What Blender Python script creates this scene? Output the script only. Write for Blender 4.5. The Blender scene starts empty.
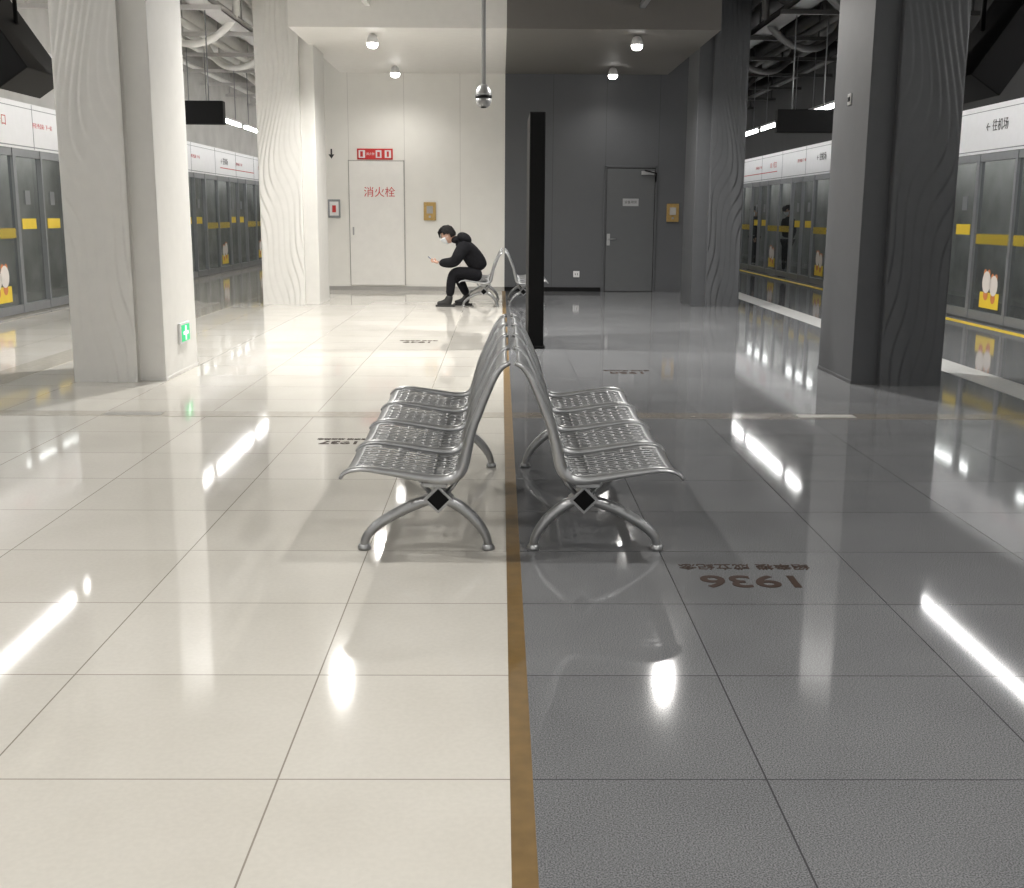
import bpy, math, random
from mathutils import Vector, Matrix, Euler
random.seed(4)
S = bpy.context.scene
COL = S.collection
try:
    S.view_settings.view_transform = 'Standard'
except Exception: pass

# ------------------------------------------------------------------ materials
def mat(name, col, rough=0.5, metal=0.0, noise=0.0, nscale=8.0, bump=0.0, bscale=40.0, emit=None, estr=0.0, spec=0.5, coat=0.0):
    m = bpy.data.materials.new(name); m.use_nodes = True
    nt = m.node_tree; N = nt.nodes; L = nt.links
    b = N['Principled BSDF']
    c = (col[0], col[1], col[2], 1)
    b.inputs['Base Color'].default_value = c
    b.inputs['Roughness'].default_value = rough
    b.inputs['Metallic'].default_value = metal
    b.inputs['Specular IOR Level'].default_value = spec
    b.inputs['Coat Weight'].default_value = coat
    tc = N.new('ShaderNodeTexCoord')
    if noise >= 0:
        n = N.new('ShaderNodeTexNoise'); n.inputs['Scale'].default_value = nscale; n.inputs['Detail'].default_value = 4
        L.new(tc.outputs['Object'], n.inputs['Vector'])
        r = N.new('ShaderNodeMapRange'); r.inputs['From Min'].default_value = .3; r.inputs['From Max'].default_value = .7
        k = max(noise, 0.02)
        r.inputs['To Min'].default_value = 1 - k; r.inputs['To Max'].default_value = 1 + k
        L.new(n.outputs['Fac'], r.inputs['Value'])
        v = N.new('ShaderNodeVectorMath'); v.operation = 'SCALE'; v.inputs[0].default_value = col[:3]
        L.new(r.outputs['Result'], v.inputs['Scale'])
        L.new(v.outputs['Vector'], b.inputs['Base Color'])
    if bump > 0:
        n2 = N.new('ShaderNodeTexNoise'); n2.inputs['Scale'].default_value = bscale
        L.new(tc.outputs['Object'], n2.inputs['Vector'])
        bp = N.new('ShaderNodeBump'); bp.inputs['Strength'].default_value = bump; bp.inputs['Distance'].default_value = .01
        L.new(n2.outputs['Fac'], bp.inputs['Height']); L.new(bp.outputs['Normal'], b.inputs['Normal'])
    if emit:
        b.inputs['Emission Color'].default_value = (*emit, 1); b.inputs['Emission Strength'].default_value = estr
    return m

def tile_mat(name, colA, colB, grout, x0, wx, y0, wy, rough, fine_scale, fine_amt, gw=0.0025, axis=('X','Y'), spec=.5):
    m = bpy.data.materials.new(name); m.use_nodes = True
    nt = m.node_tree; N = nt.nodes; L = nt.links; b = N['Principled BSDF']
    b.inputs['Specular IOR Level'].default_value = spec
    g = N.new('ShaderNodeNewGeometry'); sp = N.new('ShaderNodeSeparateXYZ'); L.new(g.outputs['Position'], sp.inputs[0])
    def line(out, o, w):
        a = N.new('ShaderNodeMath'); a.operation = 'SUBTRACT'; L.new(sp.outputs[out], a.inputs[0]); a.inputs[1].default_value = o
        p = N.new('ShaderNodeMath'); p.operation = 'PINGPONG'; L.new(a.outputs[0], p.inputs[0]); p.inputs[1].default_value = w / 2
        l = N.new('ShaderNodeMath'); l.operation = 'LESS_THAN'; L.new(p.outputs[0], l.inputs[0]); l.inputs[1].default_value = gw
        f = N.new('ShaderNodeMath'); f.operation = 'DIVIDE'; L.new(a.outputs[0], f.inputs[0]); f.inputs[1].default_value = w
        fl = N.new('ShaderNodeMath'); fl.operation = 'FLOOR'; L.new(f.outputs[0], fl.inputs[0])
        return l, fl
    lx, fx = line(axis[0], x0, wx); ly, fy = line(axis[1], y0, wy)
    mx = N.new('ShaderNodeMath'); mx.operation = 'MAXIMUM'; L.new(lx.outputs[0], mx.inputs[0]); L.new(ly.outputs[0], mx.inputs[1])
    cb = N.new('ShaderNodeCombineXYZ'); L.new(fx.outputs[0], cb.inputs[0]); L.new(fy.outputs[0], cb.inputs[1])
    wn = N.new('ShaderNodeTexWhiteNoise'); wn.noise_dimensions = '3D'; L.new(cb.outputs[0], wn.inputs['Vector'])
    n = N.new('ShaderNodeTexNoise'); n.inputs['Scale'].default_value = 1.8; n.inputs['Detail'].default_value = 6
    L.new(g.outputs['Position'], n.inputs['Vector'])
    n2 = N.new('ShaderNodeTexNoise'); n2.inputs['Scale'].default_value = fine_scale; n2.inputs['Detail'].default_value = 2
    L.new(g.outputs['Position'], n2.inputs['Vector'])
    mixc = N.new('ShaderNodeMix'); mixc.data_type = 'RGBA'; mixc.inputs[6].default_value = (*colA, 1); mixc.inputs[7].default_value = (*colB, 1)
    av = N.new('ShaderNodeMath'); av.operation = 'MULTIPLY_ADD'; L.new(wn.outputs['Value'], av.inputs[0]); av.inputs[1].default_value = .35; 
    L.new(n.outputs['Fac'], av.inputs[2])
    cl = N.new('ShaderNodeMapRange'); cl.inputs['From Min'].default_value = .35; cl.inputs['From Max'].default_value = 1.0; L.new(av.outputs[0], cl.inputs['Value'])
    L.new(cl.outputs[0], mixc.inputs[0])
    mr = N.new('ShaderNodeMapRange'); mr.inputs['From Min'].default_value = .35; mr.inputs['From Max'].default_value = .65
    mr.inputs['To Min'].default_value = 1 - fine_amt; mr.inputs['To Max'].default_value = 1 + fine_amt; L.new(n2.outputs['Fac'], mr.inputs['Value'])
    sc = N.new('ShaderNodeVectorMath'); sc.operation = 'SCALE'; L.new(mixc.outputs[2], sc.inputs[0]); L.new(mr.outputs[0], sc.inputs['Scale'])
    mg = N.new('ShaderNodeMix'); mg.data_type = 'RGBA'; L.new(mx.outputs[0], mg.inputs[0]); L.new(sc.outputs['Vector'], mg.inputs[6]); mg.inputs[7].default_value = (*grout, 1)
    L.new(mg.outputs[2], b.inputs['Base Color'])
    rr = N.new('ShaderNodeMapRange'); rr.inputs['To Min'].default_value = rough * .8; rr.inputs['To Max'].default_value = rough * 1.25
    L.new(n.outputs['Fac'], rr.inputs['Value']); L.new(rr.outputs[0], b.inputs['Roughness'])
    return m

def hazard_mat(name, c1, c2, freq):
    m = bpy.data.materials.new(name); m.use_nodes = True
    nt = m.node_tree; N = nt.nodes; L = nt.links; b = N['Principled BSDF']
    g = N.new('ShaderNodeNewGeometry'); sp = N.new('ShaderNodeSeparateXYZ'); L.new(g.outputs['Position'], sp.inputs[0])
    a = N.new('ShaderNodeMath'); a.operation = 'ADD'; L.new(sp.outputs['Y'], a.inputs[0]); L.new(sp.outputs['Z'], a.inputs[1])
    p = N.new('ShaderNodeMath'); p.operation = 'PINGPONG'; L.new(a.outputs[0], p.inputs[0]); p.inputs[1].default_value = freq
    l = N.new('ShaderNodeMath'); l.operation = 'LESS_THAN'; L.new(p.outputs[0], l.inputs[0]); l.inputs[1].default_value = freq * .5
    mx = N.new('ShaderNodeMix'); mx.data_type = 'RGBA'; L.new(l.outputs[0], mx.inputs[0]); mx.inputs[6].default_value = (*c1, 1); mx.inputs[7].default_value = (*c2, 1)
    L.new(mx.outputs[2], b.inputs['Base Color']); b.inputs['Roughness'].default_value = .4
    return m

def tinted_glass(name, col, transp):
    m = mat(name, col, .07, 0, noise=.02, spec=.6)
    nt=m.node_tree; N=nt.nodes; L=nt.links; b=N['Principled BSDF']; out=N['Material Output']
    t=N.new('ShaderNodeBsdfTransparent'); t.inputs[0].default_value=(.80,.84,.84,1)
    mx=N.new('ShaderNodeMixShader'); mx.inputs[0].default_value=transp
    L.new(b.outputs[0],mx.inputs[1]); L.new(t.outputs[0],mx.inputs[2]); L.new(mx.outputs[0],out.inputs[0])
    return m

GX0 = 2.72; GW = .681
M_cream = tile_mat('cream_polished_tile', (.61,.583,.525), (.695,.67,.615), (.30,.27,.23), -.577, .779, GX0, GW, .055, 60, .02)
M_gray = tile_mat('gray_granite_tile', (.160,.163,.169), (.205,.209,.215), (.065,.065,.07), .704, .779, GX0, GW, .058, 240, .48)
M_wallw = tile_mat('white_wall_panel', (.75,.735,.69), (.78,.765,.72), (.54,.52,.49), -1.82, 1.05, -3, 9, .45, 5, .01, gw=.004, axis=('X','Z'))
M_walld = tile_mat('dark_wall_panel', (.080,.083,.089), (.088,.091,.097), (.04,.04,.042), .98, 1.0, -3, 9, .4, 5, .01, gw=.004, axis=('X','Z'))
M_band = mat('tan_stone_band', (.22,.20,.175), .1, noise=.15, nscale=20)
M_bandl = mat('cream_stone_band', (.52,.49,.43), .08, noise=.08, nscale=20)
M_strip = mat('brass_brown_strip', (.18,.112,.040), .4, noise=.15, nscale=15, spec=.3)
M_lstrip = mat('tactile_paving_stone', (.46,.46,.45), .3, noise=.08, nscale=20)
M_colw = mat('white_column_plaster', (.70,.69,.66), .5, noise=.02, bump=.05)
M_cold = mat('dark_column_plaster', (.070,.073,.078), .5, noise=.04, bump=.05)
M_white = mat('white_paint', (.78,.765,.73), .5, noise=.02)
M_softd = mat('dark_ceiling_paint', (.14,.132,.122), .6, noise=.02)
M_ceilw = mat('bare_ceiling_gray', (.50,.49,.47), .8, noise=.1, nscale=2)
M_ceild = mat('bare_ceiling_dark', (.03,.03,.03), .8, noise=.1, nscale=2)
M_steel = mat('brushed_seat_steel', (.27,.275,.28), .40, .8, noise=.06, nscale=30)
M_frame = mat('cast_aluminium', (.36,.365,.37), .34, .8, noise=.06, nscale=20)
M_fit = mat('satin_metal', (.42,.42,.42), .35, .8, noise=.04)
M_cctv = mat('cctv_gray', (.30,.30,.30), .4, .2, noise=.04)
M_black = mat('black_metal', (.006,.006,.0065), .6, noise=.05, spec=.15)
M_rubber = mat('black_rubber', (.02,.02,.02), .7, noise=.05)
M_pipew = mat('pipe_light_gray', (.82,.81,.78), .45, .0, noise=.04)
M_piped = mat('pipe_dark_gray', (.085,.085,.085), .5, .1, noise=.05)
M_psd = mat('screen_door_frame_steel', (.26,.27,.28), .45, .4, noise=.04)
M_glass = tinted_glass('dark_tinted_glass', (.08,.085,.085), .62)  # haze on the glass is put into the gray base colour
M_track = mat('tunnel_side_gray', (.34,.34,.33), .8, noise=.35, nscale=1.2)
M_fascia = mat('fascia_white', (.74,.74,.75), .4, noise=.02, emit=(1,1,1), estr=.08)
M_yel = mat('yellow_label', (.80,.58,.05), .45, noise=.03)
M_haz = hazard_mat('yellow_hazard', (.75,.55,.05), (.03,.03,.02), .035)
M_red = mat('red_print', (.55,.03,.03), .45, noise=.03)
M_blk = mat('black_print', (.02,.02,.02), .5, noise=.03)
M_brass = mat('brass_plate', (.42,.28,.10), .35, .6, noise=.1, nscale=30)
M_bronzetext = mat('bronze_inlay', (.035,.018,.011), .6, 0, noise=.05, spec=.08)
M_green = mat('green_sign_glow', (.02,.5,.2), .4, emit=(.02,.6,.2), estr=.5)
M_signw = mat('sign_white_glow', (.8,.9,.8), .4, emit=(.6,1,.7), estr=.9)
M_tube = mat('fluorescent_tube', (1,1,1), .5, emit=(1,.985,.96), estr=32)
M_fill = mat('added_fill_tube', (1,1,1), .5, emit=(1,.985,.96), estr=22)  # glow of the lights added behind the screen doors
M_lens = mat('downlight_lens', (1,1,1), .5, emit=(1,.98,.94), estr=16)
M_door = mat('gray_door_paint', (.092,.096,.100), .38, noise=.02)
M_cartoon = mat('mascot_white', (.75,.70,.66), .5, noise=.03)
M_cartoon2 = mat('mascot_orange', (.6,.22,.08), .5, noise=.03)
M_cloth = mat('black_jacket_fabric', (.008,.008,.010), .85, noise=.3, nscale=20, bump=.4, bscale=25, spec=.2)
M_pants = mat('dark_trousers', (.008,.008,.010), .85, noise=.2, nscale=20, spec=.2)
M_skin = mat('skin', (.55,.34,.25), .5, noise=.04)
M_hair = mat('black_hair', (.008,.007,.007), .6, noise=.3, nscale=60, bump=.6, bscale=120, spec=.2)
M_mask = mat('mask_white', (.72,.75,.78), .7, noise=.02)
M_phone = mat('phone_body', (.03,.03,.035), .2, noise=.02)
M_screen = mat('phone_screen', (.1,.1,.12), .2, emit=(.5,.65,.9), estr=.8)
M_plast = mat('white_plastic', (.7,.7,.7), .35, noise=.02)
M_base = mat('baseboard_gray', (.36,.35,.33), .4, noise=.04)

# ------------------------------------------------------------------ helpers
def empty(name, loc=(0,0,0)):
    o = bpy.data.objects.new(name, None); o.location = loc; COL.objects.link(o); o.empty_display_size = .2; return o
def addm(name, verts, faces, m, parent=None, smooth=False):
    me = bpy.data.meshes.new(name); me.from_pydata([tuple(v) for v in verts], [], faces)
    if m is not None:
        for mm in (m if isinstance(m, (list,tuple)) else [m]): me.materials.append(mm)
    if smooth: me.polygons.foreach_set('use_smooth', [True]*len(me.polygons))
    me.update()
    o = bpy.data.objects.new(name, me); COL.objects.link(o)
    if parent: o.parent = parent
    return o
def boxvf(x0,x1,y0,y1,z0,z1, M=None):
    v = [Vector(p) for p in [(x0,y0,z0),(x1,y0,z0),(x1,y1,z0),(x0,y1,z0),(x0,y0,z1),(x1,y0,z1),(x1,y1,z1),(x0,y1,z1)]]
    if M: v = [M @ p for p in v]
    return v, [(0,3,2,1),(4,5,6,7),(0,1,5,4),(1,2,6,5),(2,3,7,6),(3,0,4,7)]
def box(name, x0,x1,y0,y1,z0,z1, m, parent=None, bevel=0, M=None):
    v,f = boxvf(x0,x1,y0,y1,z0,z1,M)
    o = addm(name, v, f, m, parent)
    if bevel:
        b = o.modifiers.new('bevel','BEVEL'); b.width = bevel; b.segments = 2
    return o
def multibox(name, boxes, m, parent=None, bevel=0):
    V=[];F=[]
    for bx in boxes:
        v,f = boxvf(*bx); n=len(V); V+=v; F+=[tuple(i+n for i in q) for q in f]
    o = addm(name,V,F,m,parent)
    if bevel:
        b = o.modifiers.new('bevel','BEVEL'); b.width = bevel; b.segments = 2
    return o
def catmull(pts, n=6):
    P=[Vector(p) for p in pts]; out=[]
    for i in range(len(P)-1):
        p0=P[max(i-1,0)];p1=P[i];p2=P[i+1];p3=P[min(i+2,len(P)-1)]
        for k in range(n):
            t=k/n
            out.append(.5*((2*p1)+(p2-p0)*t+(2*p0-5*p1+4*p2-p3)*t*t+(3*p1-p0-3*p2+p3)*t**3))
    out.append(P[-1]); return out
def tubevf(pts, a, b=None, nseg=12, up=(0,1,0)):
    if b is None: b=a
    n=len(pts); V=[];F=[]
    A = a if isinstance(a,(list,tuple)) else [a]*n
    B = b if isinstance(b,(list,tuple)) else [b]*n
    up=Vector(up)
    for i,p in enumerate(pts):
        t=(pts[min(i+1,n-1)]-pts[max(i-1,0)]).normalized()
        s=up-t*up.dot(t)
        if s.length<1e-3: s=Vector((1,0,.01))-t*t.x
        s.normalize(); r=t.cross(s)
        for k in range(nseg):
            an=2*math.pi*k/nseg
            V.append(p+s*math.cos(an)*A[i]+r*math.sin(an)*B[i])
    for i in range(n-1):
        for k in range(nseg):
            k2=(k+1)%nseg
            F.append((i*nseg+k,i*nseg+k2,(i+1)*nseg+k2,(i+1)*nseg+k))
    F.append(tuple(range(nseg))[::-1]); F.append(tuple((n-1)*nseg+k for k in range(nseg)))
    return V,F
def tube(name, pts, a, b=None, m=None, parent=None, nseg=12, up=(0,1,0), smooth=True):
    pts=[Vector(p) for p in pts]
    V,F=tubevf(pts,a,b,nseg,up); return addm(name,V,F,m,parent,smooth)
def interp(vals, n):
    out=[]; m=len(vals)-1
    for i in range(n):
        t=i/(n-1)*m; k=min(int(t),m-1); out.append(vals[k]+(vals[k+1]-vals[k])*(t-k))
    return out
def lathe(name, prof, m, parent, c, nseg=24):
    V=[];F=[]
    for (r,z) in prof:
        for k in range(nseg):
            an=2*math.pi*k/nseg; V.append((c[0]+r*math.cos(an),c[1]+r*math.sin(an),c[2]+z))
    for i in range(len(prof)-1):
        for k in range(nseg):
            k2=(k+1)%nseg; F.append((i*nseg+k,i*nseg+k2,(i+1)*nseg+k2,(i+1)*nseg+k))
    F.append(tuple(range(nseg))[::-1]); F.append(tuple((len(prof)-1)*nseg+k for k in range(nseg)))
    return addm(name,V,F,m,parent,True)
def text(name, body, size, loc, rot, m, parent=None, ext=.001, sx=1.0, align='CENTER'):
    c=bpy.data.curves.new(name,'FONT'); c.body=body; c.size=size; c.extrude=ext; c.align_x=align; c.align_y='CENTER'
    c.materials.append(m); o=bpy.data.objects.new(name,c); COL.objects.link(o)
    o.location=loc; o.rotation_euler=rot; o.scale=(sx,1,1)
    if parent: o.parent=parent
    return o

# ------------------------------------------------------------------ room shell
SPL=.075; Y0=-7; Y1=46; WY=21.95; CH=5.3; XL=-8.7; XR=8.7
addm('floor', [(XL,Y0,0),(SPL-.045,Y0,0),(SPL-.045,Y1,0),(XL,Y1,0),(SPL+.015,Y0,0),(XR,Y0,0),(XR,Y1,0),(SPL+.015,Y1,0)],
     [(0,1,2,3),(4,5,6,7),(1,4,7,2)], [M_cream, M_gray, M_strip])
fl=bpy.data.objects['floor'].data; fl.polygons[1].material_index=1; fl.polygons[2].material_index=2
multibox('trim_1',[(-6.8,SPL-.045,8.08,8.30,.0,.002)],M_bandl)
multibox('trim_2',[(SPL+.015,6.7,8.08,8.30,.0,.002)],M_band)
b=multibox('trim_3',[(4.25,4.62,Y0,Y1,.0,.003)],M_lstrip)
b=multibox('trim_4',[(-4.62,-4.25,Y0,Y1,.0,.003)],M_bandl)
multibox('trim_5',[(6.45,6.60,Y0,Y1,.0,.003)],M_yel)
multibox('trim_6',[(-6.72,-6.60,Y0,Y1,.0,.003)],M_bandl)
multibox('floor_drain_grate',[(x,x+.42,8.13,8.25,.002,.004) for x in (-6.2,-2.9,-.75,2.2,5.2)],M_base)

addm('ceiling',[(XL,Y0,CH),(SPL,Y0,CH),(SPL,Y1,CH),(XL,Y1,CH),(XR,Y0,CH),(XR,Y1,CH)],[(0,3,2,1),(1,2,5,4)],[M_ceilw,M_ceild])
bpy.data.objects['ceiling'].data.polygons[1].material_index=1
box('ceiling_soffit_white',-3.0,SPL,16.75,WY,4.02,CH-.01,M_white)
box('ceiling_soffit_dark',SPL,3.1,16.75,WY,4.02,CH-.01,M_softd)
box('wall_back_white',-3.5,SPL,WY,WY+.2,0,CH-.01,M_wallw)
box('wall_back_dark',SPL,3.62,WY,WY+.2,0,CH-.01,M_walld)
box('wall_inner_left',-3.5,-3.3,WY+.2,Y1,0,CH-.01,M_white)
box('wall_inner_right',3.42,3.62,WY+.2,Y1,0,CH-.01,M_walld)
box('wall_far_end_left',XL,-3.5,Y1-.2,Y1,0,CH-.01,M_walld)
box('wall_far_end_right',3.62,XR,Y1-.2,Y1,0,CH-.01,M_walld)
box('baseboard_white',-3.5,SPL,WY-.02,WY,0,.08,M_base)
box('baseboard_dark',SPL,1.93,WY-.02,WY,0,.08,M_black)

# end wall fittings --------------------------------------------------------
cab=empty('fire_hydrant_cabinet')
box('panel',-2.87,-1.84,WY-.03,WY,.10,2.42,M_white,cab,.004)
multibox('gap_frame',[(-2.885,-2.87,WY-.012,WY,.10,2.44),(-1.84,-1.825,WY-.012,WY,.10,2.44),(-2.885,-1.825,WY-.012,WY,2.42,2.435)],M_base,cab)
text('label','消火栓',.20,(-2.30,WY-.032,1.84),(math.pi/2,0,0),M_red,cab)
box('latch',-2.82,-2.79,WY-.045,WY-.03,1.05,1.2,M_fit,cab,.003)
sg=empty('fire_safety_sign')
box('plate',-2.71,-2.04,WY-.02,WY,2.45,2.65,M_red,sg,.003)
multibox('pictograms',[(-2.68,-2.56,WY-.024,WY-.02,2.48,2.62),(-2.36,-2.25,WY-.024,WY-.02,2.48,2.62),(-2.19,-2.07,WY-.024,WY-.02,2.48,2.62)],M_plast,sg)
multibox('pictogram_marks',[(-2.65,-2.60,WY-.027,WY-.024,2.50,2.60),(-2.33,-2.28,WY-.027,WY-.024,2.50,2.59),(-2.15,-2.11,WY-.027,WY-.024,2.50,2.60)],M_red,sg)
text('lettering','消火栓',.055,(-2.46,WY-.022,2.55),(math.pi/2,0,0),M_plast,sg)
ar=empty('arrow_sign')
addm('arrow',[(-3.21,WY-.004,2.64),(-3.18,WY-.004,2.64),(-3.18,WY-.004,2.54),(-3.14,WY-.004,2.54),(-3.195,WY-.004,2.46),(-3.25,WY-.004,2.54),(-3.21,WY-.004,2.54)],[(0,6,5,4,3,2,1)],M_blk,ar)
fa=empty('fire_alarm_call_point')
box('frame',-3.28,-3.05,WY-.035,WY,1.37,1.71,M_psd,fa,.006)
box('face',-3.25,-3.08,WY-.04,WY-.03,1.41,1.67,M_plast,fa,.003)
box('button',-3.20,-3.13,WY-.05,WY-.035,1.47,1.60,M_red,fa,.005)
for xx in (-1.35,3.28):
    bp=empty('brass_control_panel')
    box('plate',xx-.115,xx+.115,WY-.035,WY,1.33,1.67,M_brass,bp,.006)
    box('window',xx-.06,xx+.06,WY-.042,WY-.03,1.46,1.60,M_base,bp,.003)
    box('knob',xx-.02,xx+.02,WY-.05,WY-.03,1.38,1.42,M_fit,bp,.003)
ou=empty('wall_socket')
box('plate',1.40,1.52,WY-.02,WY,.27,.39,M_plast,ou,.006)
multibox('slots',[(1.435,1.445,WY-.023,WY-.018,.31,.35),(1.475,1.485,WY-.023,WY-.018,.31,.35)],M_black,ou)
dr=empty('door_1')
multibox('door_frame',[(1.965,2.0,WY-.045,WY,0,2.37),(2.93,2.965,WY-.045,WY,0,2.37),(1.965,2.965,WY-.045,WY,2.33,2.37)],M_walld,dr,.004)
multibox('door_gap',[(1.995,2.01,WY-.031,WY,0,2.33),(2.92,2.935,WY-.031,WY,0,2.33),(1.995,2.935,WY-.031,WY,2.315,2.335)],M_black,dr)
box('leaf',2.01,2.92,WY-.03,WY,.01,2.315,M_door,dr,.004)
box('door_sign',2.32,2.62,WY-.036,WY-.03,1.62,1.76,M_fit,dr,.002)
text('sign_lettering','设备用房',.06,(2.47,WY-.038,1.69),(math.pi/2,0,0),M_blk,dr)
box('lock_plate',2.03,2.09,WY-.045,WY-.03,.88,1.10,M_fit,dr,.004)
tube('lever',[(2.06,WY-.045,1.0),(2.06,WY-.08,1.0),(2.08,WY-.09,1.0),(2.2,WY-.09,1.0)],.01,None,M_fit,dr,8,up=(0,0,1))
box('closer_body',2.66,2.90,WY-.09,WY-.03,2.20,2.27,M_fit,dr,.006)
tube('closer_arm',[(2.72,WY-.08,2.28),(2.92,WY-.25,2.22),(2.93,WY-.06,2.08)],.014,None,M_black,dr,8,up=(0,0,1))

# ------------------------------------------------------------------ columns
def column(side, yf, mt, xi, xo):
    c=empty('column')
    s=side
    def X(a): return s*a
    lo,hi=sorted((X(xi),X(xo)))
    box('core',lo,hi,yf+.10,yf+1.15,0,CH-.01,mt,c,.006)
    box('base_fillet',lo-.005,hi+.005,yf+.095,yf+1.155,0,.03,mt,c,.003)
    a0=xi+.22; a1=xo
    nx=56; nz=260
    for nm,yb,dr_ in (('wave_relief_front',yf+.10,-1),('wave_relief_rear',yf+1.15,1)):
        V=[];F=[]
        for j in range(nz+1):
            z=(CH-.02)*j/nz
            for i in range(nx+1):
                a=a0+(a1-a0)*i/nx
                e=(a-a0)/(a1-a0)
                ph=(a-a0+.13*math.sin(1.5*z+.6+ (2.2*(a-a0)))+.06*math.sin(3.4*z+1.1+3*e))/.085
                fr=ph-math.floor(ph)
                d=.016*(fr**.6)*(1-max(0,(fr-.84)/.16))
                fade=min(1,max(0.2,.65+1.0*math.sin(1.1*z+5.0*e+.8)))
                d*=fade
                if i in (0,nx): d=0
                V.append((X(a), yb+dr_*(.085+d), z))
        for j in range(nz):
            for i in range(nx):
                q=(j*(nx+1)+i, j*(nx+1)+i+1,(j+1)*(nx+1)+i+1,(j+1)*(nx+1)+i)
                F.append(q if (s>0)==(dr_<0) else q[::-1])
        n=len(V); 
        for a in (a0,a1):
            for z in (0,CH-.02): V.append((X(a),yb,z))
        L0=0;L1=nz*(nx+1);R0=nx;R1=nz*(nx+1)+nx
        F+= [(n,L0,L1,n+1),(R0,n+2,n+3,R1)]
        addm(nm,V,F,mt,c,True)
for yf in (9.75,18.35,27.0):
    column(-1,yf,M_colw,2.93,3.70 if yf<12 else 3.83); column(1,yf,M_cold,3.10,3.86)
gs=empty('emergency_exit_sign')
box('housing',-2.93,-2.905,10.28,10.60,.27,.46,M_plast,gs,.004)
box('lit_face',-2.905,-2.902,10.31,10.57,.29,.44,M_green,gs)
multibox('pictogram',[(-2.902,-2.900,10.36,10.52,.35,.38),(-2.902,-2.900,10.42,10.46,.30,.43)],M_signw,gs)
cb=empty('column_junction_box'); box('cover',3.09,3.10,10.35,10.45,2.42,2.52,M_fit,cb,.004); box('screw',3.082,3.092,10.38,10.42,2.45,2.49,M_black,cb,.003)

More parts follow.
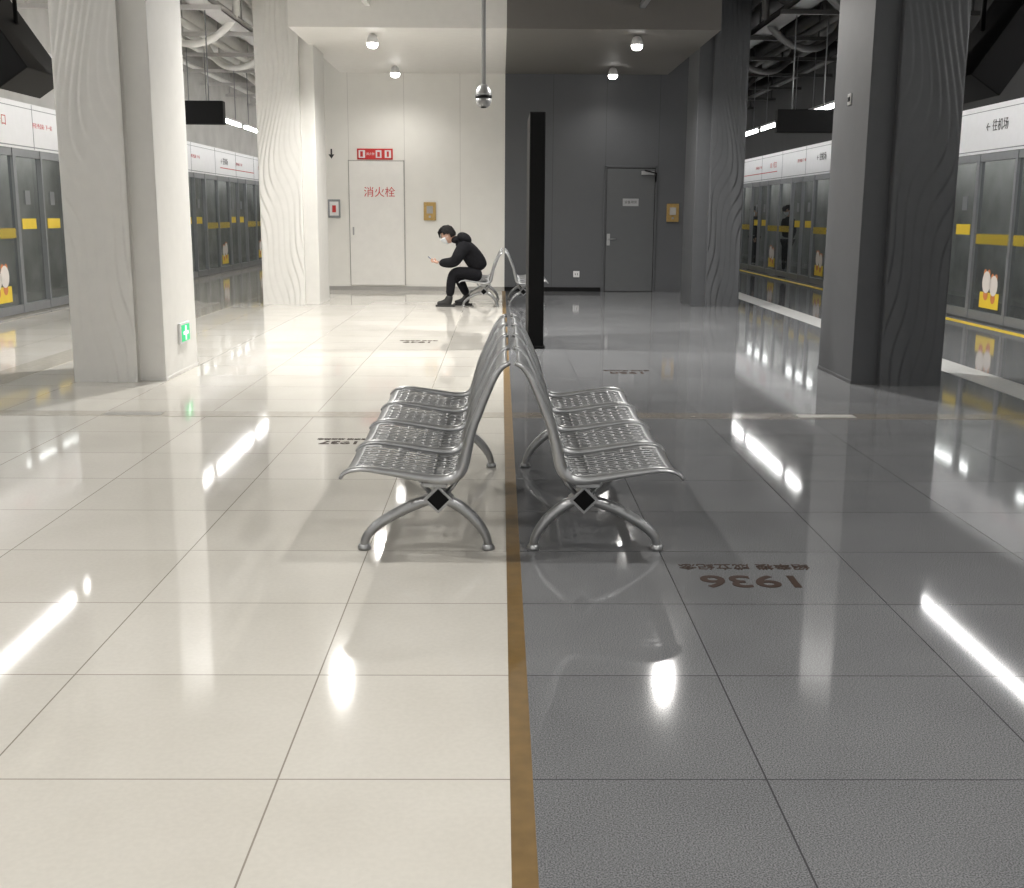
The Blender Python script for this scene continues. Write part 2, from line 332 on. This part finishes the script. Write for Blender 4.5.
# ------------------------------------------------------------------ platform screen doors
def psd(side, xw):
    s=side; P=empty('platform_screen_door')
    def bx(a0,a1,y0,y1,z0,z1):
        lo,hi=sorted((s*a0,s*a1)); return (lo,hi,y0,y1,z0,z1)
    posts=[];glass=[];rails=[];ylab=[];haz=[];dec=[];pst=[]
    per=4.3; st=16.45-per*5
    y=st
    while y<Y1-per:
        for (p,w) in ((y-.05,.10),(y+.93,.05),(y+1.85,.10),(y+3.05,.07)):
            posts.append(bx(xw-.01,xw+.07,p,p+w,.02,2.33))
        for (g0,g1,inset) in ((y+.05,y+.93,.05),(y+.98,y+1.85,.05),(y+1.95,y+3.05,.02),(y+3.12,y+per-.05,.02)):
            glass.append(bx(xw+inset,xw+inset+.015,g0,g1,.12,2.25))
            rails.append(bx(xw,xw+.07,g0,g1,.02,.14)); rails.append(bx(xw,xw+.07,g0,g1,2.22,2.33))
        for (g0,g1) in ((y+.08,y+.90),(y+1.01,y+1.82)):
            ylab.append(bx(xw+.044,xw+.05,g0+.16,g1-.16,1.20,1.35))
            pst.append(bx(xw+.042,xw+.05,g0+.32,g1-.32,1.55,1.75))
        for (g0,g1) in ((y+1.98,y+3.02),(y+3.15,y+per-.08)):
            haz.append(bx(xw+.014,xw+.02,g0,g1,1.08,1.22))
        dec.append((y+3.3,)); 
        y+=per
    multibox('posts',posts,M_psd,P); multibox('rails',rails,M_psd,P)
    V=[];F=[]
    for g in glass:
        x=(g[0]+g[1])/2; n=len(V)
        V+=[(x,g[2],g[4]),(x,g[3],g[4]),(x,g[3],g[5]),(x,g[2],g[5])]; F.append((n,n+1,n+2,n+3))
    addm('glass_panels',V,F,M_glass,P)
    multibox('warning_labels',ylab,M_yel,P); multibox('hazard_stripes',haz,M_haz,P); multibox('notices',pst,M_psd,P)
    yb=[];wb=[];ob=[]
    for (yy,) in dec:
        yb.append(bx(xw+.010,xw+.014,yy,yy+.62,.20,.42))
        for q,(dy,r,zz) in enumerate(((.18,.13,.52),(.42,.14,.56))):
            n=14
            for (lst,rr,zc,yo) in ((wb,r,zz,0),(ob,r*.55,zz-.17,0),(ob,r*.35,zz+r*.9,-.06),(ob,r*.35,zz+r*.9,.06)):
                lst.append([(s*(xw+.006),yy+dy+yo+rr*math.cos(2*math.pi*i/n),zc+rr*1.1*math.sin(2*math.pi*i/n)) for i in range(n)])
    multibox('mascot_sticker_base',yb,M_yel,P)
    for nm,l,mm,o_ in (('mascot_bodies',wb,M_cartoon,0),('mascot_ears',ob,M_cartoon2,.001)):
        V=[];F=[]
        for poly in l:
            n=len(V); V+=[(v[0]+s*o_,v[1],v[2]) for v in poly]; F.append(tuple(range(n,n+len(poly))))
        addm(nm,V,F,mm,P)
    multibox('fascia',[bx(xw-.02,xw+.3,Y0,Y1-.2,2.33,2.98)],M_fascia,P)
    multibox('fascia_seams',[bx(xw-.023,xw-.02,Y0+.5+i*2.15,Y0+.515+i*2.15,2.34,2.97) for i in range(24)]+[bx(xw-.023,xw-.02,Y0,Y1-.2,2.36,2.375),bx(xw-.023,xw-.02,Y0,Y1-.2,2.90,2.91)],M_psd,P)
    multibox('route_line',[bx(xw-.024,xw-.02,Y0+1.0+i*8.6,Y0+1.0+i*8.6+3.8,2.52,2.54) for i in range(6)],M_red,P)
    rot=(math.pi/2,0,math.pi/2 if s<0 else -math.pi/2)
    for i in range(10):
        yy=-3.0+i*4.3+1.0
        text('fascia_text','← 往机场' if i%2==(0 if s>0 else 1) else '10  1号口',.17,(s*(xw-.026),yy+.7,2.68),rot,M_blk if i%2==(0 if s>0 else 1) else M_red,P)
        text('fascia_small','开往 终点站 · 下一站',.08,(s*(xw-.026),yy+2.3,2.68),rot,M_red,P)
    lo,hi=sorted((s*(xw+.1),s*(xw+.35)))
    box('wall_left' if s<0 else 'wall_right',lo,hi,Y0,Y1,2.98,CH-.01,M_ceilw if s<0 else M_ceild)
    lo,hi=sorted((s*8.6,s*8.7))
    box('wall_track_left' if s<0 else 'wall_track_right',lo,hi,Y0,Y1,0,CH-.01,M_track)
    T=empty('added_fill_light_row')  # added lights, no known source; brighten the backdrop behind the glass
    multibox('fill_tubes',[bx(8.05,8.11,Y0+1+i*5,Y0+4+i*5,2.80,2.86) for i in range(10)],M_fill,T)
    multibox('fill_hangers',[bx(8.07,8.09,Y0+1.5+i*5+k*2,Y0+1.52+i*5+k*2,2.86,CH-.005) for i in range(10) for k in (0,1)],M_plast,T)
psd(-1,6.87); psd(1,6.80)

# ------------------------------------------------------------------ services overhead
def services(s, mt, mt2):
    P=empty('overhead_pipework')
    specs=[(3.95,4.75,.09),(4.35,4.55,.05),(4.55,4.95,.14),(4.95,4.35,.06),(5.35,4.75,.16),(5.75,4.5,.07),(6.1,4.9,.11),(6.45,4.45,.05)]
    V=[];F=[]
    for x,z,r in specs:
        v,f=tubevf([Vector((s*x,Y0,z)),Vector((s*x,Y1-.3,z))],r,None,14,(0,0,1)); n=len(V); V+=v; F+=[tuple(i+n for i in q) for q in f]
    for k in range(14):
        y=3.3+k*2.9
        pts=catmull([(s*3.95,y,4.75),(s*4.05,y+.25,4.35),(s*4.5,y+.5,4.05),(s*5.0,y+.7,4.05),(s*5.35,y+.9,4.4),(s*5.35,y+1.0,4.75)],5)
        v,f=tubevf(pts,.055,None,12,(0,0,1)); n=len(V); V+=v; F+=[tuple(i+n for i in q) for q in f]
        for (fx,fz,fr) in ((4.55,4.95,.19),(5.35,4.75,.21),(3.95,4.75,.12)):
            v,f=tubevf([Vector((s*fx,y+1.2,fz)),Vector((s*fx,y+1.28,fz))],fr,None,16,(0,0,1)); n=len(V); V+=v; F+=[tuple(i+n for i in q) for q in f]
    o=addm('pipes',V,F,mt,P,True)
    bs=[]
    for k in range(18):
        y=2.2+k*2.4
        lo,hi=sorted((s*3.9,s*6.7)); bs.append((lo,hi,y,y+.06,4.22,4.28))
        for xx in (4.15,5.1,6.6):
            bs.append((s*xx-.012,s*xx+.012,y+.02,y+.044,4.28,CH-.01))
    multibox('brackets',bs,mt2,P)
    lo,hi=sorted((s*4.0,s*4.3)); 
    multibox('cable_tray',[(lo,hi,Y0,Y1-.3,4.28,4.30),(lo,lo+.01,Y0,Y1-.3,4.28,4.36),(hi-.01,hi,Y0,Y1-.3,4.28,4.36)],mt2,P)
    multibox('cross_beams',[(min(s*3.1,s*6.8),max(s*3.1,s*6.8),y,y+.3,4.98,CH-.01) for y in (5.5,9.9,14.2,18.5,22.8,27.1,31.4)],mt2,P)
services(-1,M_pipew,mat('bracket_gray',(.50,.49,.48),.5,.1)); services(1,M_piped,mat('bracket_dark',(.04,.04,.04),.5,.2))

# fluorescent rows
for s,xx in ((-1,5.15),(1,5.17)):
    y=-3.3
    while y<40:
        P=empty('fluorescent_light')
        box('housing',s*xx-.03,s*xx+.03,y,y+3.0,3.17,3.21,M_plast,P,.005)
        tube('tube_lamp',[(s*xx,y+.03,3.13),(s*xx,y+2.97,3.13)],.025,None,M_tube,P,8,up=(0,0,1))
        for q in (.4,2.6): tube('rod',[(s*xx,y+q,3.21),(s*xx,y+q,4.22)],.008,None,M_psd,P,6,up=(1,0,0))
        y+=3.35

# light tracks and spot heads
def downlight(x,y,z,power,hang=0,soft=.09):
    P=empty('ceiling_downlight')
    lathe('can',[(.03,.14),(.06,.12),(.085,.05),(.092,.02),(.085,.015)],M_plast,P,(x,y,z))
    lathe('lens',[(.082,.018),(.083,-.005),(.070,-.035),(.045,-.052),(.001,-.058)],M_lens,P,(x,y,z))
    if hang: tube('stem',[(x,y,z+.12),(x,y,z+.12+hang)],.012,None,M_plast,P,8,up=(1,0,0))
    ld=bpy.data.lights.new('lamp','SPOT'); ld.energy=power; ld.shadow_soft_size=soft; ld.spot_size=math.radians(160); ld.spot_blend=.8; ld.color=(1,.972,.93)
    lo=bpy.data.objects.new('lamp',ld); lo.location=(x,y,z-.14); COL.objects.link(lo); lo.parent=P
for s,x in ((-1,-1.88),(1,1.98)):
    T=empty('lighting_track')
    box('rail',x-.04,x+.04,-5,16.74,4.30,4.37,M_pipew if s<0 else M_psd,T,.005)
    for k in range(8): tube('hanger',[(x,-3+k*2.7,4.37),(x,-3+k*2.7,CH-.005)],.01,None,M_psd,T,6,up=(1,0,0))
    for y,p in ((-4.3,180),(0,215),(3.6,205),(12.7,1020)):  # all but the last head are unseen, added to brighten the near floor
        downlight(x,y,4.14,p,.03,.06)
    downlight(x,17.3,3.87,380,.01); downlight(x,20.9,3.87,60,.01)

# hanging signs over the platforms
for s in (-1,1):
    P=empty('hanging_platform_sign')
    lo,hi=sorted((s*3.93,s*4.75)); 
    box('sign_box',lo,hi,16.6,16.75,2.62+.06*(s<0),2.94+.06*(s<0),M_black,P,.01)
    for xx in (4.15,4.6): tube('rod',[(s*xx,16.7,2.94),(s*xx,16.7,4.22)],.01,None,M_psd,P,6,up=(1,0,0))
    P=empty('passenger_information_display')
    M=Matrix.Translation((s*4.56,10.6,3.12))@Matrix.Rotation(s*math.radians(-56),4,'Y')
    box('screen_case',-.66,.66,-.45,.45,-.16,.16,M_black,P,.01,M)
    for xx in (4.35,4.85): tube('rod',[(s*xx,10.7,3.1),(s*xx,10.7,4.5)],.02,None,M_black,P,8,up=(1,0,0))

# ptz camera
P=empty('dome_security_camera'); cx,cy=-.18,12.0
tube('pole',[(cx,cy,2.74),(cx,cy,CH-.005)],.022,None,M_cctv,P,10,up=(1,0,0))
lathe('housing',[(.025,.10),(.04,.09),(.062,.07),(.080,.03),(.084,0),(.082,-.02)],M_fit,P,(cx,cy,2.65))
lathe('dark_band',[(.084,0),(.086,-.015),(.082,-.03)],M_black,P,(cx,cy,2.64))
lathe('lower_ball',[(.080,0),(.078,-.035),(.064,-.07),(.038,-.09),(.001,-.098)],M_cctv,P,(cx,cy,2.61))
lathe('lens_eye',[(.028,0),(.028,-.01),(.001,-.012)],M_black,P,(cx,cy-.03,2.525))

# black totem board
P=empty('black_display_board')
box('panel',.305,.475,12.4,13.6,.02,2.52,M_black,P,.008)
box('foot',.29,.49,12.38,13.62,0,.03,M_black,P,.004)

# ------------------------------------------------------------------ benches
prof=[(.705,.385),(.69,.405),(.655,.420),(.60,.424),(.53,.415),(.467,.405),(.38,.390),(.30,.380),(.245,.386),(.212,.415),(.195,.46),(.178,.535),(.160,.60),(.137,.657),(.105,.735),(.075,.80),(.045,.845),(.012,.865)]
def resample(P,n):
    Q=catmull([(p[0],0,p[1]) for p in P],8); L=[0]
    for i in range(1,len(Q)): L.append(L[-1]+(Q[i]-Q[i-1]).length)
    out=[];k=0
    for i in range(n):
        t=L[-1]*i/(n-1)
        while k<len(Q)-2 and L[k+1]<t: k+=1
        u=(t-L[k])/(L[k+1]-L[k]); out.append(Q[k].lerp(Q[k+1],u))
    return out,L[-1]
NP=97
RP,_=resample(prof,NP)
PITCH=.55
def seat_mesh():
    w=.495; margin=.035; nsl=12
    pit=(w-2*margin)/nsl
    ys=[0]
    for i in range(nsl):
        ys+= [margin+pit*i+pit*.20, margin+pit*i+pit*.80]
    ys.append(w)
    V=[];F=[]
    pts=RP[1:-1]
    for p in pts:
        for y in ys:
            t=(y/w-.5)*2
            V.append((p.x,y,p.z-.004-.012*(1-t*t)))
    n=len(ys)
    for j in range(len(pts)-1):
        for i in range(n-1):
            slot=(i%2==1)
            inrange=5<=j<len(pts)-7
            off=4 if (i//2)%2 else 0
            if slot and inrange and (j+off)%8!=7: continue
            F.append((j*n+i,j*n+i+1,(j+1)*n+i+1,(j+1)*n+i))
    return V,F
SV,SF=seat_mesh()
def bench(y0, cx=.05):
    P=empty('waiting_bench')
    for s in (-1,1):
        for k in range(4):
            V=[(cx+s*v[0],y0+k*PITCH+.0275+v[1],v[2]) for v in SV]
            o=addm('seat_shell_%d'%(k+1+(4 if s>0 else 0)),V,SF,M_steel,P,True)
            md=o.modifiers.new('thick','SOLIDIFY'); md.thickness=.004; md.offset=0
        for k in range(5):
            yy=y0+k*PITCH
            pts=[Vector((cx+s*p.x,yy,p.z)) for p in RP]
            n=len(pts)
            th=interp([.008,.012,.014,.016,.018,.023,.025,.021,.018,.016,.014,.012],n)
            tube('side_frame',pts,.026,th,M_frame,P,12)
        ub=.317; bz=.325
        # main beam under the seats, with slim end stubs reaching the outer frames
        box('beam',cx+s*ub-.03,cx+s*ub+.03,y0+.25,y0+4*PITCH-.25,bz-.025,bz+.025,M_frame,P,.006)
        for ya,yb_ in ((y0,y0+.30),(y0+4*PITCH-.30,y0+4*PITCH)):
            box('beam_end',cx+s*ub-.05,cx+s*ub+.05,ya,yb_,.345,.365,M_frame,P,.004)
        for k in range(1,4):
            yy=y0+k*PITCH
            box('beam_bracket',cx+s*ub-.05,cx+s*ub+.05,yy-.014,yy+.014,bz,.370,M_frame,P,.004)
        for yy,fr in ((y0+.27,-1),(y0+4*PITCH-.27,1)):
            H=Vector((cx+s*.317,yy,.236))
            def leg(nm,q,a,bb):
                pts=catmull([(cx+s*u,yy,z) for u,z in q],6); n=len(pts)
                tube(nm,pts,interp(a,n),interp(bb,n),M_frame,P,12)
            leg('leg_outer',[(.29,.234),(.36,.224),(.43,.200),(.51,.160),(.58,.115),(.625,.072),(.642,.040),(.645,.02)],[.032,.032,.030,.026,.022],[.018,.026,.024,.020,.018])
            leg('leg_inner',[(.345,.234),(.28,.224),(.225,.196),(.175,.155),(.138,.112),(.113,.070),(.103,.040),(.10,.02)],[.032,.032,.030,.026,.022],[.018,.026,.024,.020,.018])
            for u in (.645,.10):
                lathe('foot_pad',[(.028,.0),(.030,.012),(.024,.024),(.014,.03)],M_frame,P,(cx+s*u,yy,0),14)
            V=[]
            for (r,d) in ((.062,-.040),(.062,.040)):
                for (a,b_) in ((0,1),(1,0),(0,-1),(-1,0)): V.append((H.x+r*a*1.05,yy+d,H.z+r*b_))
            F=[(0,1,2,3),(7,6,5,4)]+[(i,i+4,(i+1)%4+4,(i+1)%4) for i in range(4)]
            addm('hub',V,F,M_frame,P)
            V=[]
            for (r,d) in ((.047,-.048),(.047,.048)):
                for (a,b_) in ((0,1),(1,0),(0,-1),(-1,0)): V.append((H.x+r*a,yy+d,H.z+r*b_))
            addm('hub_cap',V,F,M_black,P)
            for w_ in (-1,1):
                tube('hub_wing',[Vector((H.x+w_*.035,yy,H.z+.020)),Vector((H.x+w_*.07,yy,H.z+.060)),Vector((H.x+w_*.105,yy,.360))],.022,.010,M_frame,P,10)
    return P
bench(4.52); bench(17.95)

# ------------------------------------------------------------------ floor inscriptions
def inscr(x,y,year,sub,k=1.0):
    P=empty('floor_inscription')
    t=text('year',year,.205*k,(x,y,.0012),(0,0,math.pi),M_bronzetext,P,.0008,1.06); t.data.offset=.0035
    t=text('caption',sub,.080*k,(x,y+.19*k,.0012),(0,0,math.pi),M_bronzetext,P,.0008,.95); t.data.offset=.0008
inscr(1.03,4.36,'1936','绍幸楼 成立纪念')
inscr(-1.03,7.15,'1937','绍幸楼 成立纪念',.6)
inscr(1.20,10.5,'1950','绍幸楼 成立纪念',.8)
inscr(-.95,13.0,'1949','绍幸楼 成立纪念',.8)

# ------------------------------------------------------------------ people
def skin(name, chains, m, parent, sub=2):
    V=[];E=[];R=[]
    idx={}
    for ch in chains:
        prev=None
        for p in ch:
            co=tuple(round(c,4) for c in p[0]); 
            if co not in idx:
                idx[co]=len(V); V.append(co); R.append(p[1])
            i=idx[co]
            if prev is not None and (prev,i) not in E and (i,prev) not in E: E.append((prev,i))
            prev=i
    me=bpy.data.meshes.new(name); me.from_pydata(V,E,[]); me.materials.append(m)
    o=bpy.data.objects.new(name,me); COL.objects.link(o); o.parent=parent
    sk=o.modifiers.new('skin','SKIN'); sk.use_smooth_shade=True; sk.branch_smoothing=.3
    lay=me.skin_vertices[0].data if me.skin_vertices else None
    if lay is None:
        bpy.context.view_layer.objects.active=o
        o.modifiers.remove(sk); sk=o.modifiers.new('skin','SKIN'); sk.use_smooth_shade=True
        lay=me.skin_vertices[0].data
    for i,r in enumerate(R):
        lay[i].radius=r if isinstance(r,tuple) else (r,r)
    lay[0].use_root=True
    ss=o.modifiers.new('sub','SUBSURF'); ss.levels=sub; ss.render_levels=sub
    return o
def ellip(name, c, r, m, parent, M=None, keep=None, nu=28, nv=20, dfm=None):
    V=[];F=[]
    for j in range(nv+1):
        th=math.pi*j/nv
        for i in range(nu):
            ph=2*math.pi*i/nu
            p=Vector((math.sin(th)*math.cos(ph),math.sin(th)*math.sin(ph),math.cos(th)))
            q=Vector((p.x*r[0],p.y*r[1],p.z*r[2]))
            if dfm: q=dfm(p,q)
            V.append(q)
    for j in range(nv):
        for i in range(nu):
            i2=(i+1)%nu; f=(j*nu+i,(j+1)*nu+i,(j+1)*nu+i2,j*nu+i2)
            if keep:
                cc=sum((V[k] for k in f),Vector())/4
                if not keep(cc): continue
            F.append(f)
    C=Vector(c)
    V=[(M@(v+C)) if M else v+C for v in V]
    o=addm(name,V,F,m,parent,True)
    if keep:
        md=o.modifiers.new('t','SOLIDIFY'); md.thickness=.004; md.offset=0
    return o
def hd(p,q):
    q=q.copy()
    if q.z<0:
        t=-p.z; q.y*=1-.28*t*t
        if q.x<0: q.x*=1-.35*t
        else: q.x*=1-.05*t
    if q.x>0: q.x=q.x*.93
    return q
def make_head(P,HM,mask=True):
    ellip('head',(0,0,0),(.098,.076,.118),M_skin,P,HM,dfm=hd)
    ellip('nose',(.094,0,-.018),(.018,.013,.022),M_skin,P,HM,nu=12,nv=10)
    ellip('mouth',(.086,0,-.062),(.008,.024,.008),M_red,P,HM,nu=12,nv=8)
    for s in (-1,1):
        ellip('ear',(-.005,s*.076,-.01),(.018,.008,.03),M_skin,P,HM,nu=12,nv=10)
        ellip('eye',(.083,s*.030,.008),(.008,.013,.006),M_blk,P,HM,nu=12,nv=8)
        ellip('eyebrow',(.084,s*.030,.028),(.008,.018,.004),M_hair,P,HM,nu=12,nv=8)
        if mask: tube('mask_strap',[HM@Vector(v) for v in ((.07,s*.062,-.03),(.03,s*.077,-.02),(-.005,s*.084,-.012))],.002,None,M_mask,P,6,up=(0,0,1))
    def msk(c): return c.x>.03 and c.z<-.004
    if mask: ellip('face_mask',(.010,0,-.008),(.113,.083,.114),M_mask,P,HM,keep=msk,dfm=hd,nu=40,nv=28)
    def hk(c): return (c.z>.045) or (c.x<.0 and c.z>-.06 and not (c.x>-.03 and c.z<.0)) or (c.x<.045 and c.z>.015)
    def hdh(p,q): return q*(1+.05*math.sin(13*p.x+7*p.y)*math.cos(11*p.z+5*p.y))
    ellip('hair',(-.006,0,.012),(.118,.099,.130),M_hair,P,HM,keep=hk,dfm=hdh,nu=44,nv=32)
    for i in range(16):
        y=-.07+.14*i/15
        tube('fringe',[HM@Vector(v) for v in ((.050,y*.9,.122),(.094,y,.090),(.108,y*1.02,.022+.012*math.sin(i*2.1)))],[.014,.015,.005],None,M_hair,P,6,up=(0,1,0))

def seated_person(hx,hy):
    P=empty('seated_person')
    def W(f,s,z): return (hx-f, hy+s, z)
    def n(f,s,z,r): return (W(f,s,z), r)
    pel=n(0,0,.555,(.18,.15)); wa=n(.07,0,.69,(.19,.19)); ch=n(.19,0,.86,(.21,.20)); up=n(.30,0,.985,(.15,.155)); nk=n(.41,0,1.05,.085)
    chains=[[pel,wa,ch,up,nk]]
    for s in (-1,1):
        chains.append([ch,n(.29,s*.19,.96,.11),n(.36,s*.25,.82,.105),n(.43,s*.22,.69,.095),n(.57,s*.16,.685,.078),n(.68,s*.09,.69,.054)])
    skin('jacket',chains,M_cloth,P)
    lg=[]
    lp=n(0.0,0,.50,(.13,.11))
    lg.append([lp,n(.08,-.09,.50,.11),n(.28,-.12,.54,.11),n(.46,-.13,.550,.098),n(.49,-.13,.38,.084),n(.51,-.13,.15,.066)])
    lg.append([lp,n(.08,.09,.50,.11),n(.26,.12,.52,.11),n(.42,.14,.535,.096),n(.34,.14,.36,.082),n(.24,.14,.16,.064)])
    skin('trousers',lg,M_pants,P)
    for s,f0 in ((-.13,.50),(.14,.23)):
        skin('shoe',[[n(f0-.035,s,.060,(.045,.055)),n(f0+.02,s,.066,(.050,.065)),n(f0+.10,s,.054,(.050,.052)),n(f0+.18,s,.046,(.048,.044)),n(f0+.215,s,.042,(.038,.036))],[n(f0+.02,s,.066,(.050,.065)),n(f0+.01,s,.19,.066)]],M_rubber,P)
        a=W(f0+.235,s,0); bb=W(f0-.075,s,0)
        box('shoe_sole',a[0],bb[0],a[1]-.050,a[1]+.050,0,.030,M_rubber,P,.01)
    Mh=Matrix.Translation(Vector(W(.28,0,1.07)))@Matrix.Rotation(math.radians(30),4,'Y')
    ellip('hood',(0,0,0),(.125,.15,.09),M_cloth,P,Mh)
    ellip('collar',(0,0,0),(.085,.09,.06),M_cloth,P,Matrix.Translation(Vector(W(.41,0,1.05))))
    skin('neck',[[n(.40,0,1.03,.052),n(.45,0,1.07,.05),n(.50,0,1.10,.05)]],M_skin,P)
    HM=Matrix.Translation(Vector(W(.55,0,1.12)))@Matrix.Rotation(math.pi,4,'Z')@Matrix.Rotation(math.radians(26),4,'Y')@Matrix.Scale(1.12,4)
    make_head(P,HM)
    PM=Matrix.Translation(Vector(W(.80,0,.735)))@Matrix.Rotation(math.radians(-50),4,'Y')
    box('phone',-.005,.005,-.037,.037,-.077,.077,M_phone,P,.003,PM)
    box('phone_display',.005,.0065,-.033,.033,-.070,.070,M_screen,P,0,PM)
    for s in (-1,1):
        wr=n(.69,s*.085,.69,.030); pm=n(.735,s*.062,.700,(.036,.020)); kn=n(.775,s*.052,.712,(.038,.016))
        skin('palm',[[wr,pm,kn]],M_skin,P,2)
        for k,(ln,dz) in enumerate(((.9,.030),(1.0,.012),(.95,-.006),(.78,-.024))):
            b0=(.770,s*.056,.712+dz*.8)
            skin('finger_%d'%(k+1),[[n(*b0,.009),n(b0[0]+.032*ln,s*.052,b0[2]+.008,.0085),n(b0[0]+.045*ln,s*.032,b0[2]+.010,.008),n(b0[0]+.040*ln,s*.014,b0[2]+.006,.007)]],M_skin,P,1)
        skin('thumb',[[n(.735,s*.052,.715,.011),n(.748,s*.043,.742,.010),n(.765,s*.028,.758,.0085)]],M_skin,P,1)
    return P
seated_person(-.30,18.28)

def standing_person(x,y,ang):
    P=empty('standing_passenger')
    R=Matrix.Translation((x,y,0))@Matrix.Rotation(ang,4,'Z')
    def n(f,s,z,r): return (tuple(R@Vector((f,s,z))), r)
    pel=n(0,0,.90,(.17,.14)); wa=n(.0,0,1.05,(.17,.14)); ch=n(.0,0,1.25,(.19,.15)); up=n(.0,0,1.38,(.12,.10)); nk=n(.01,0,1.45,.06)
    cc=[[pel,wa,ch,up,nk],
        [ch,n(0,.19,1.35,.08),n(-.02,.24,1.08,.065),n(.06,.22,.86,.05)],
        [ch,n(0,-.19,1.35,.08),n(.02,-.24,1.08,.065),n(.20,-.12,1.14,.05)]]
    skin('coat',cc,M_cloth,P)
    lp=n(0,0,.86,(.13,.11))
    skin('trousers',[[lp,n(0,.09,.80,.09),n(.02,.10,.48,.065),n(0,.10,.11,.05)],[lp,n(0,-.09,.80,.09),n(.02,-.10,.48,.065),n(0,-.10,.11,.05)]],M_pants,P)
    for s in (-1,1):
        skin('shoe',[[n(-.05,s*.10,.045,.042),n(.06,s*.10,.045,.044),n(.17,s*.10,.038,.036)]],M_rubber,P)
    skin('neck',[[n(.0,0,1.42,.05),n(.01,0,1.50,.05)]],M_skin,P,1)
    for (f,s,z,d) in ((.07,.22,.83,-1),(.225,-.10,1.15,1)):
        skin('palm',[[n(f-.02,s,z+.02*(d<0),.028),n(f+.04*(d>0),s,z-.05*(d<0),(.034,.018))]],M_skin,P,1)
        for k in range(4):
            o=(-.027+.018*k)
            if d<0: skin('finger_%d'%(k+1),[[n(f+o,s,z-.05,.009),n(f+o+.003,s,z-.09,.0085),n(f+o+.004,s-.02,z-.12+.006*abs(k-1),.0075)]],M_skin,P,1)
            else: skin('finger_%d'%(k+1),[[n(f+.03,s+o,z,.009),n(f+.07,s+o,z+.008,.0085),n(f+.085,s+o,z+.035-.004*abs(k-1),.0075)]],M_skin,P,1)
        if d<0: skin('thumb',[[n(f+.03,s,z-.01,.011),n(f+.05,s-.01,z-.045,.010),n(f+.052,s-.015,z-.07,.008)]],M_skin,P,1)
        else: skin('thumb',[[n(f,s+.03,z,.011),n(f+.03,s+.045,z+.02,.010),n(f+.05,s+.045,z+.035,.008)]],M_skin,P,1)
    HM=R@Matrix.Translation((.03,0,1.585))@Matrix.Rotation(math.radians(18),4,'Y')
    make_head(P,HM,True)
standing_person(7.25,28.9,math.radians(200)); standing_person(7.30,32.9,math.radians(190))

# ------------------------------------------------------------------ world
w=bpy.data.worlds.new('World'); S.world=w; w.use_nodes=True
w.node_tree.nodes['Background'].inputs[0].default_value=(1,.98,.95,1); w.node_tree.nodes['Background'].inputs[1].default_value=.88

# ------------------------------------------------------------------ camera
cam=bpy.data.cameras.new('camera'); cam.sensor_width=36; cam.lens=1128/1024*36; cam.clip_end=200
co=bpy.data.objects.new('camera',cam); COL.objects.link(co)
R=Matrix.Rotation(math.radians(-.63),4,'Z')@Matrix.Rotation(math.radians(90-11.5),4,'X')@Matrix.Rotation(math.radians(.35),4,'Z')
co.matrix_world=Matrix.Translation((0,0,1.45))@R
S.camera=co
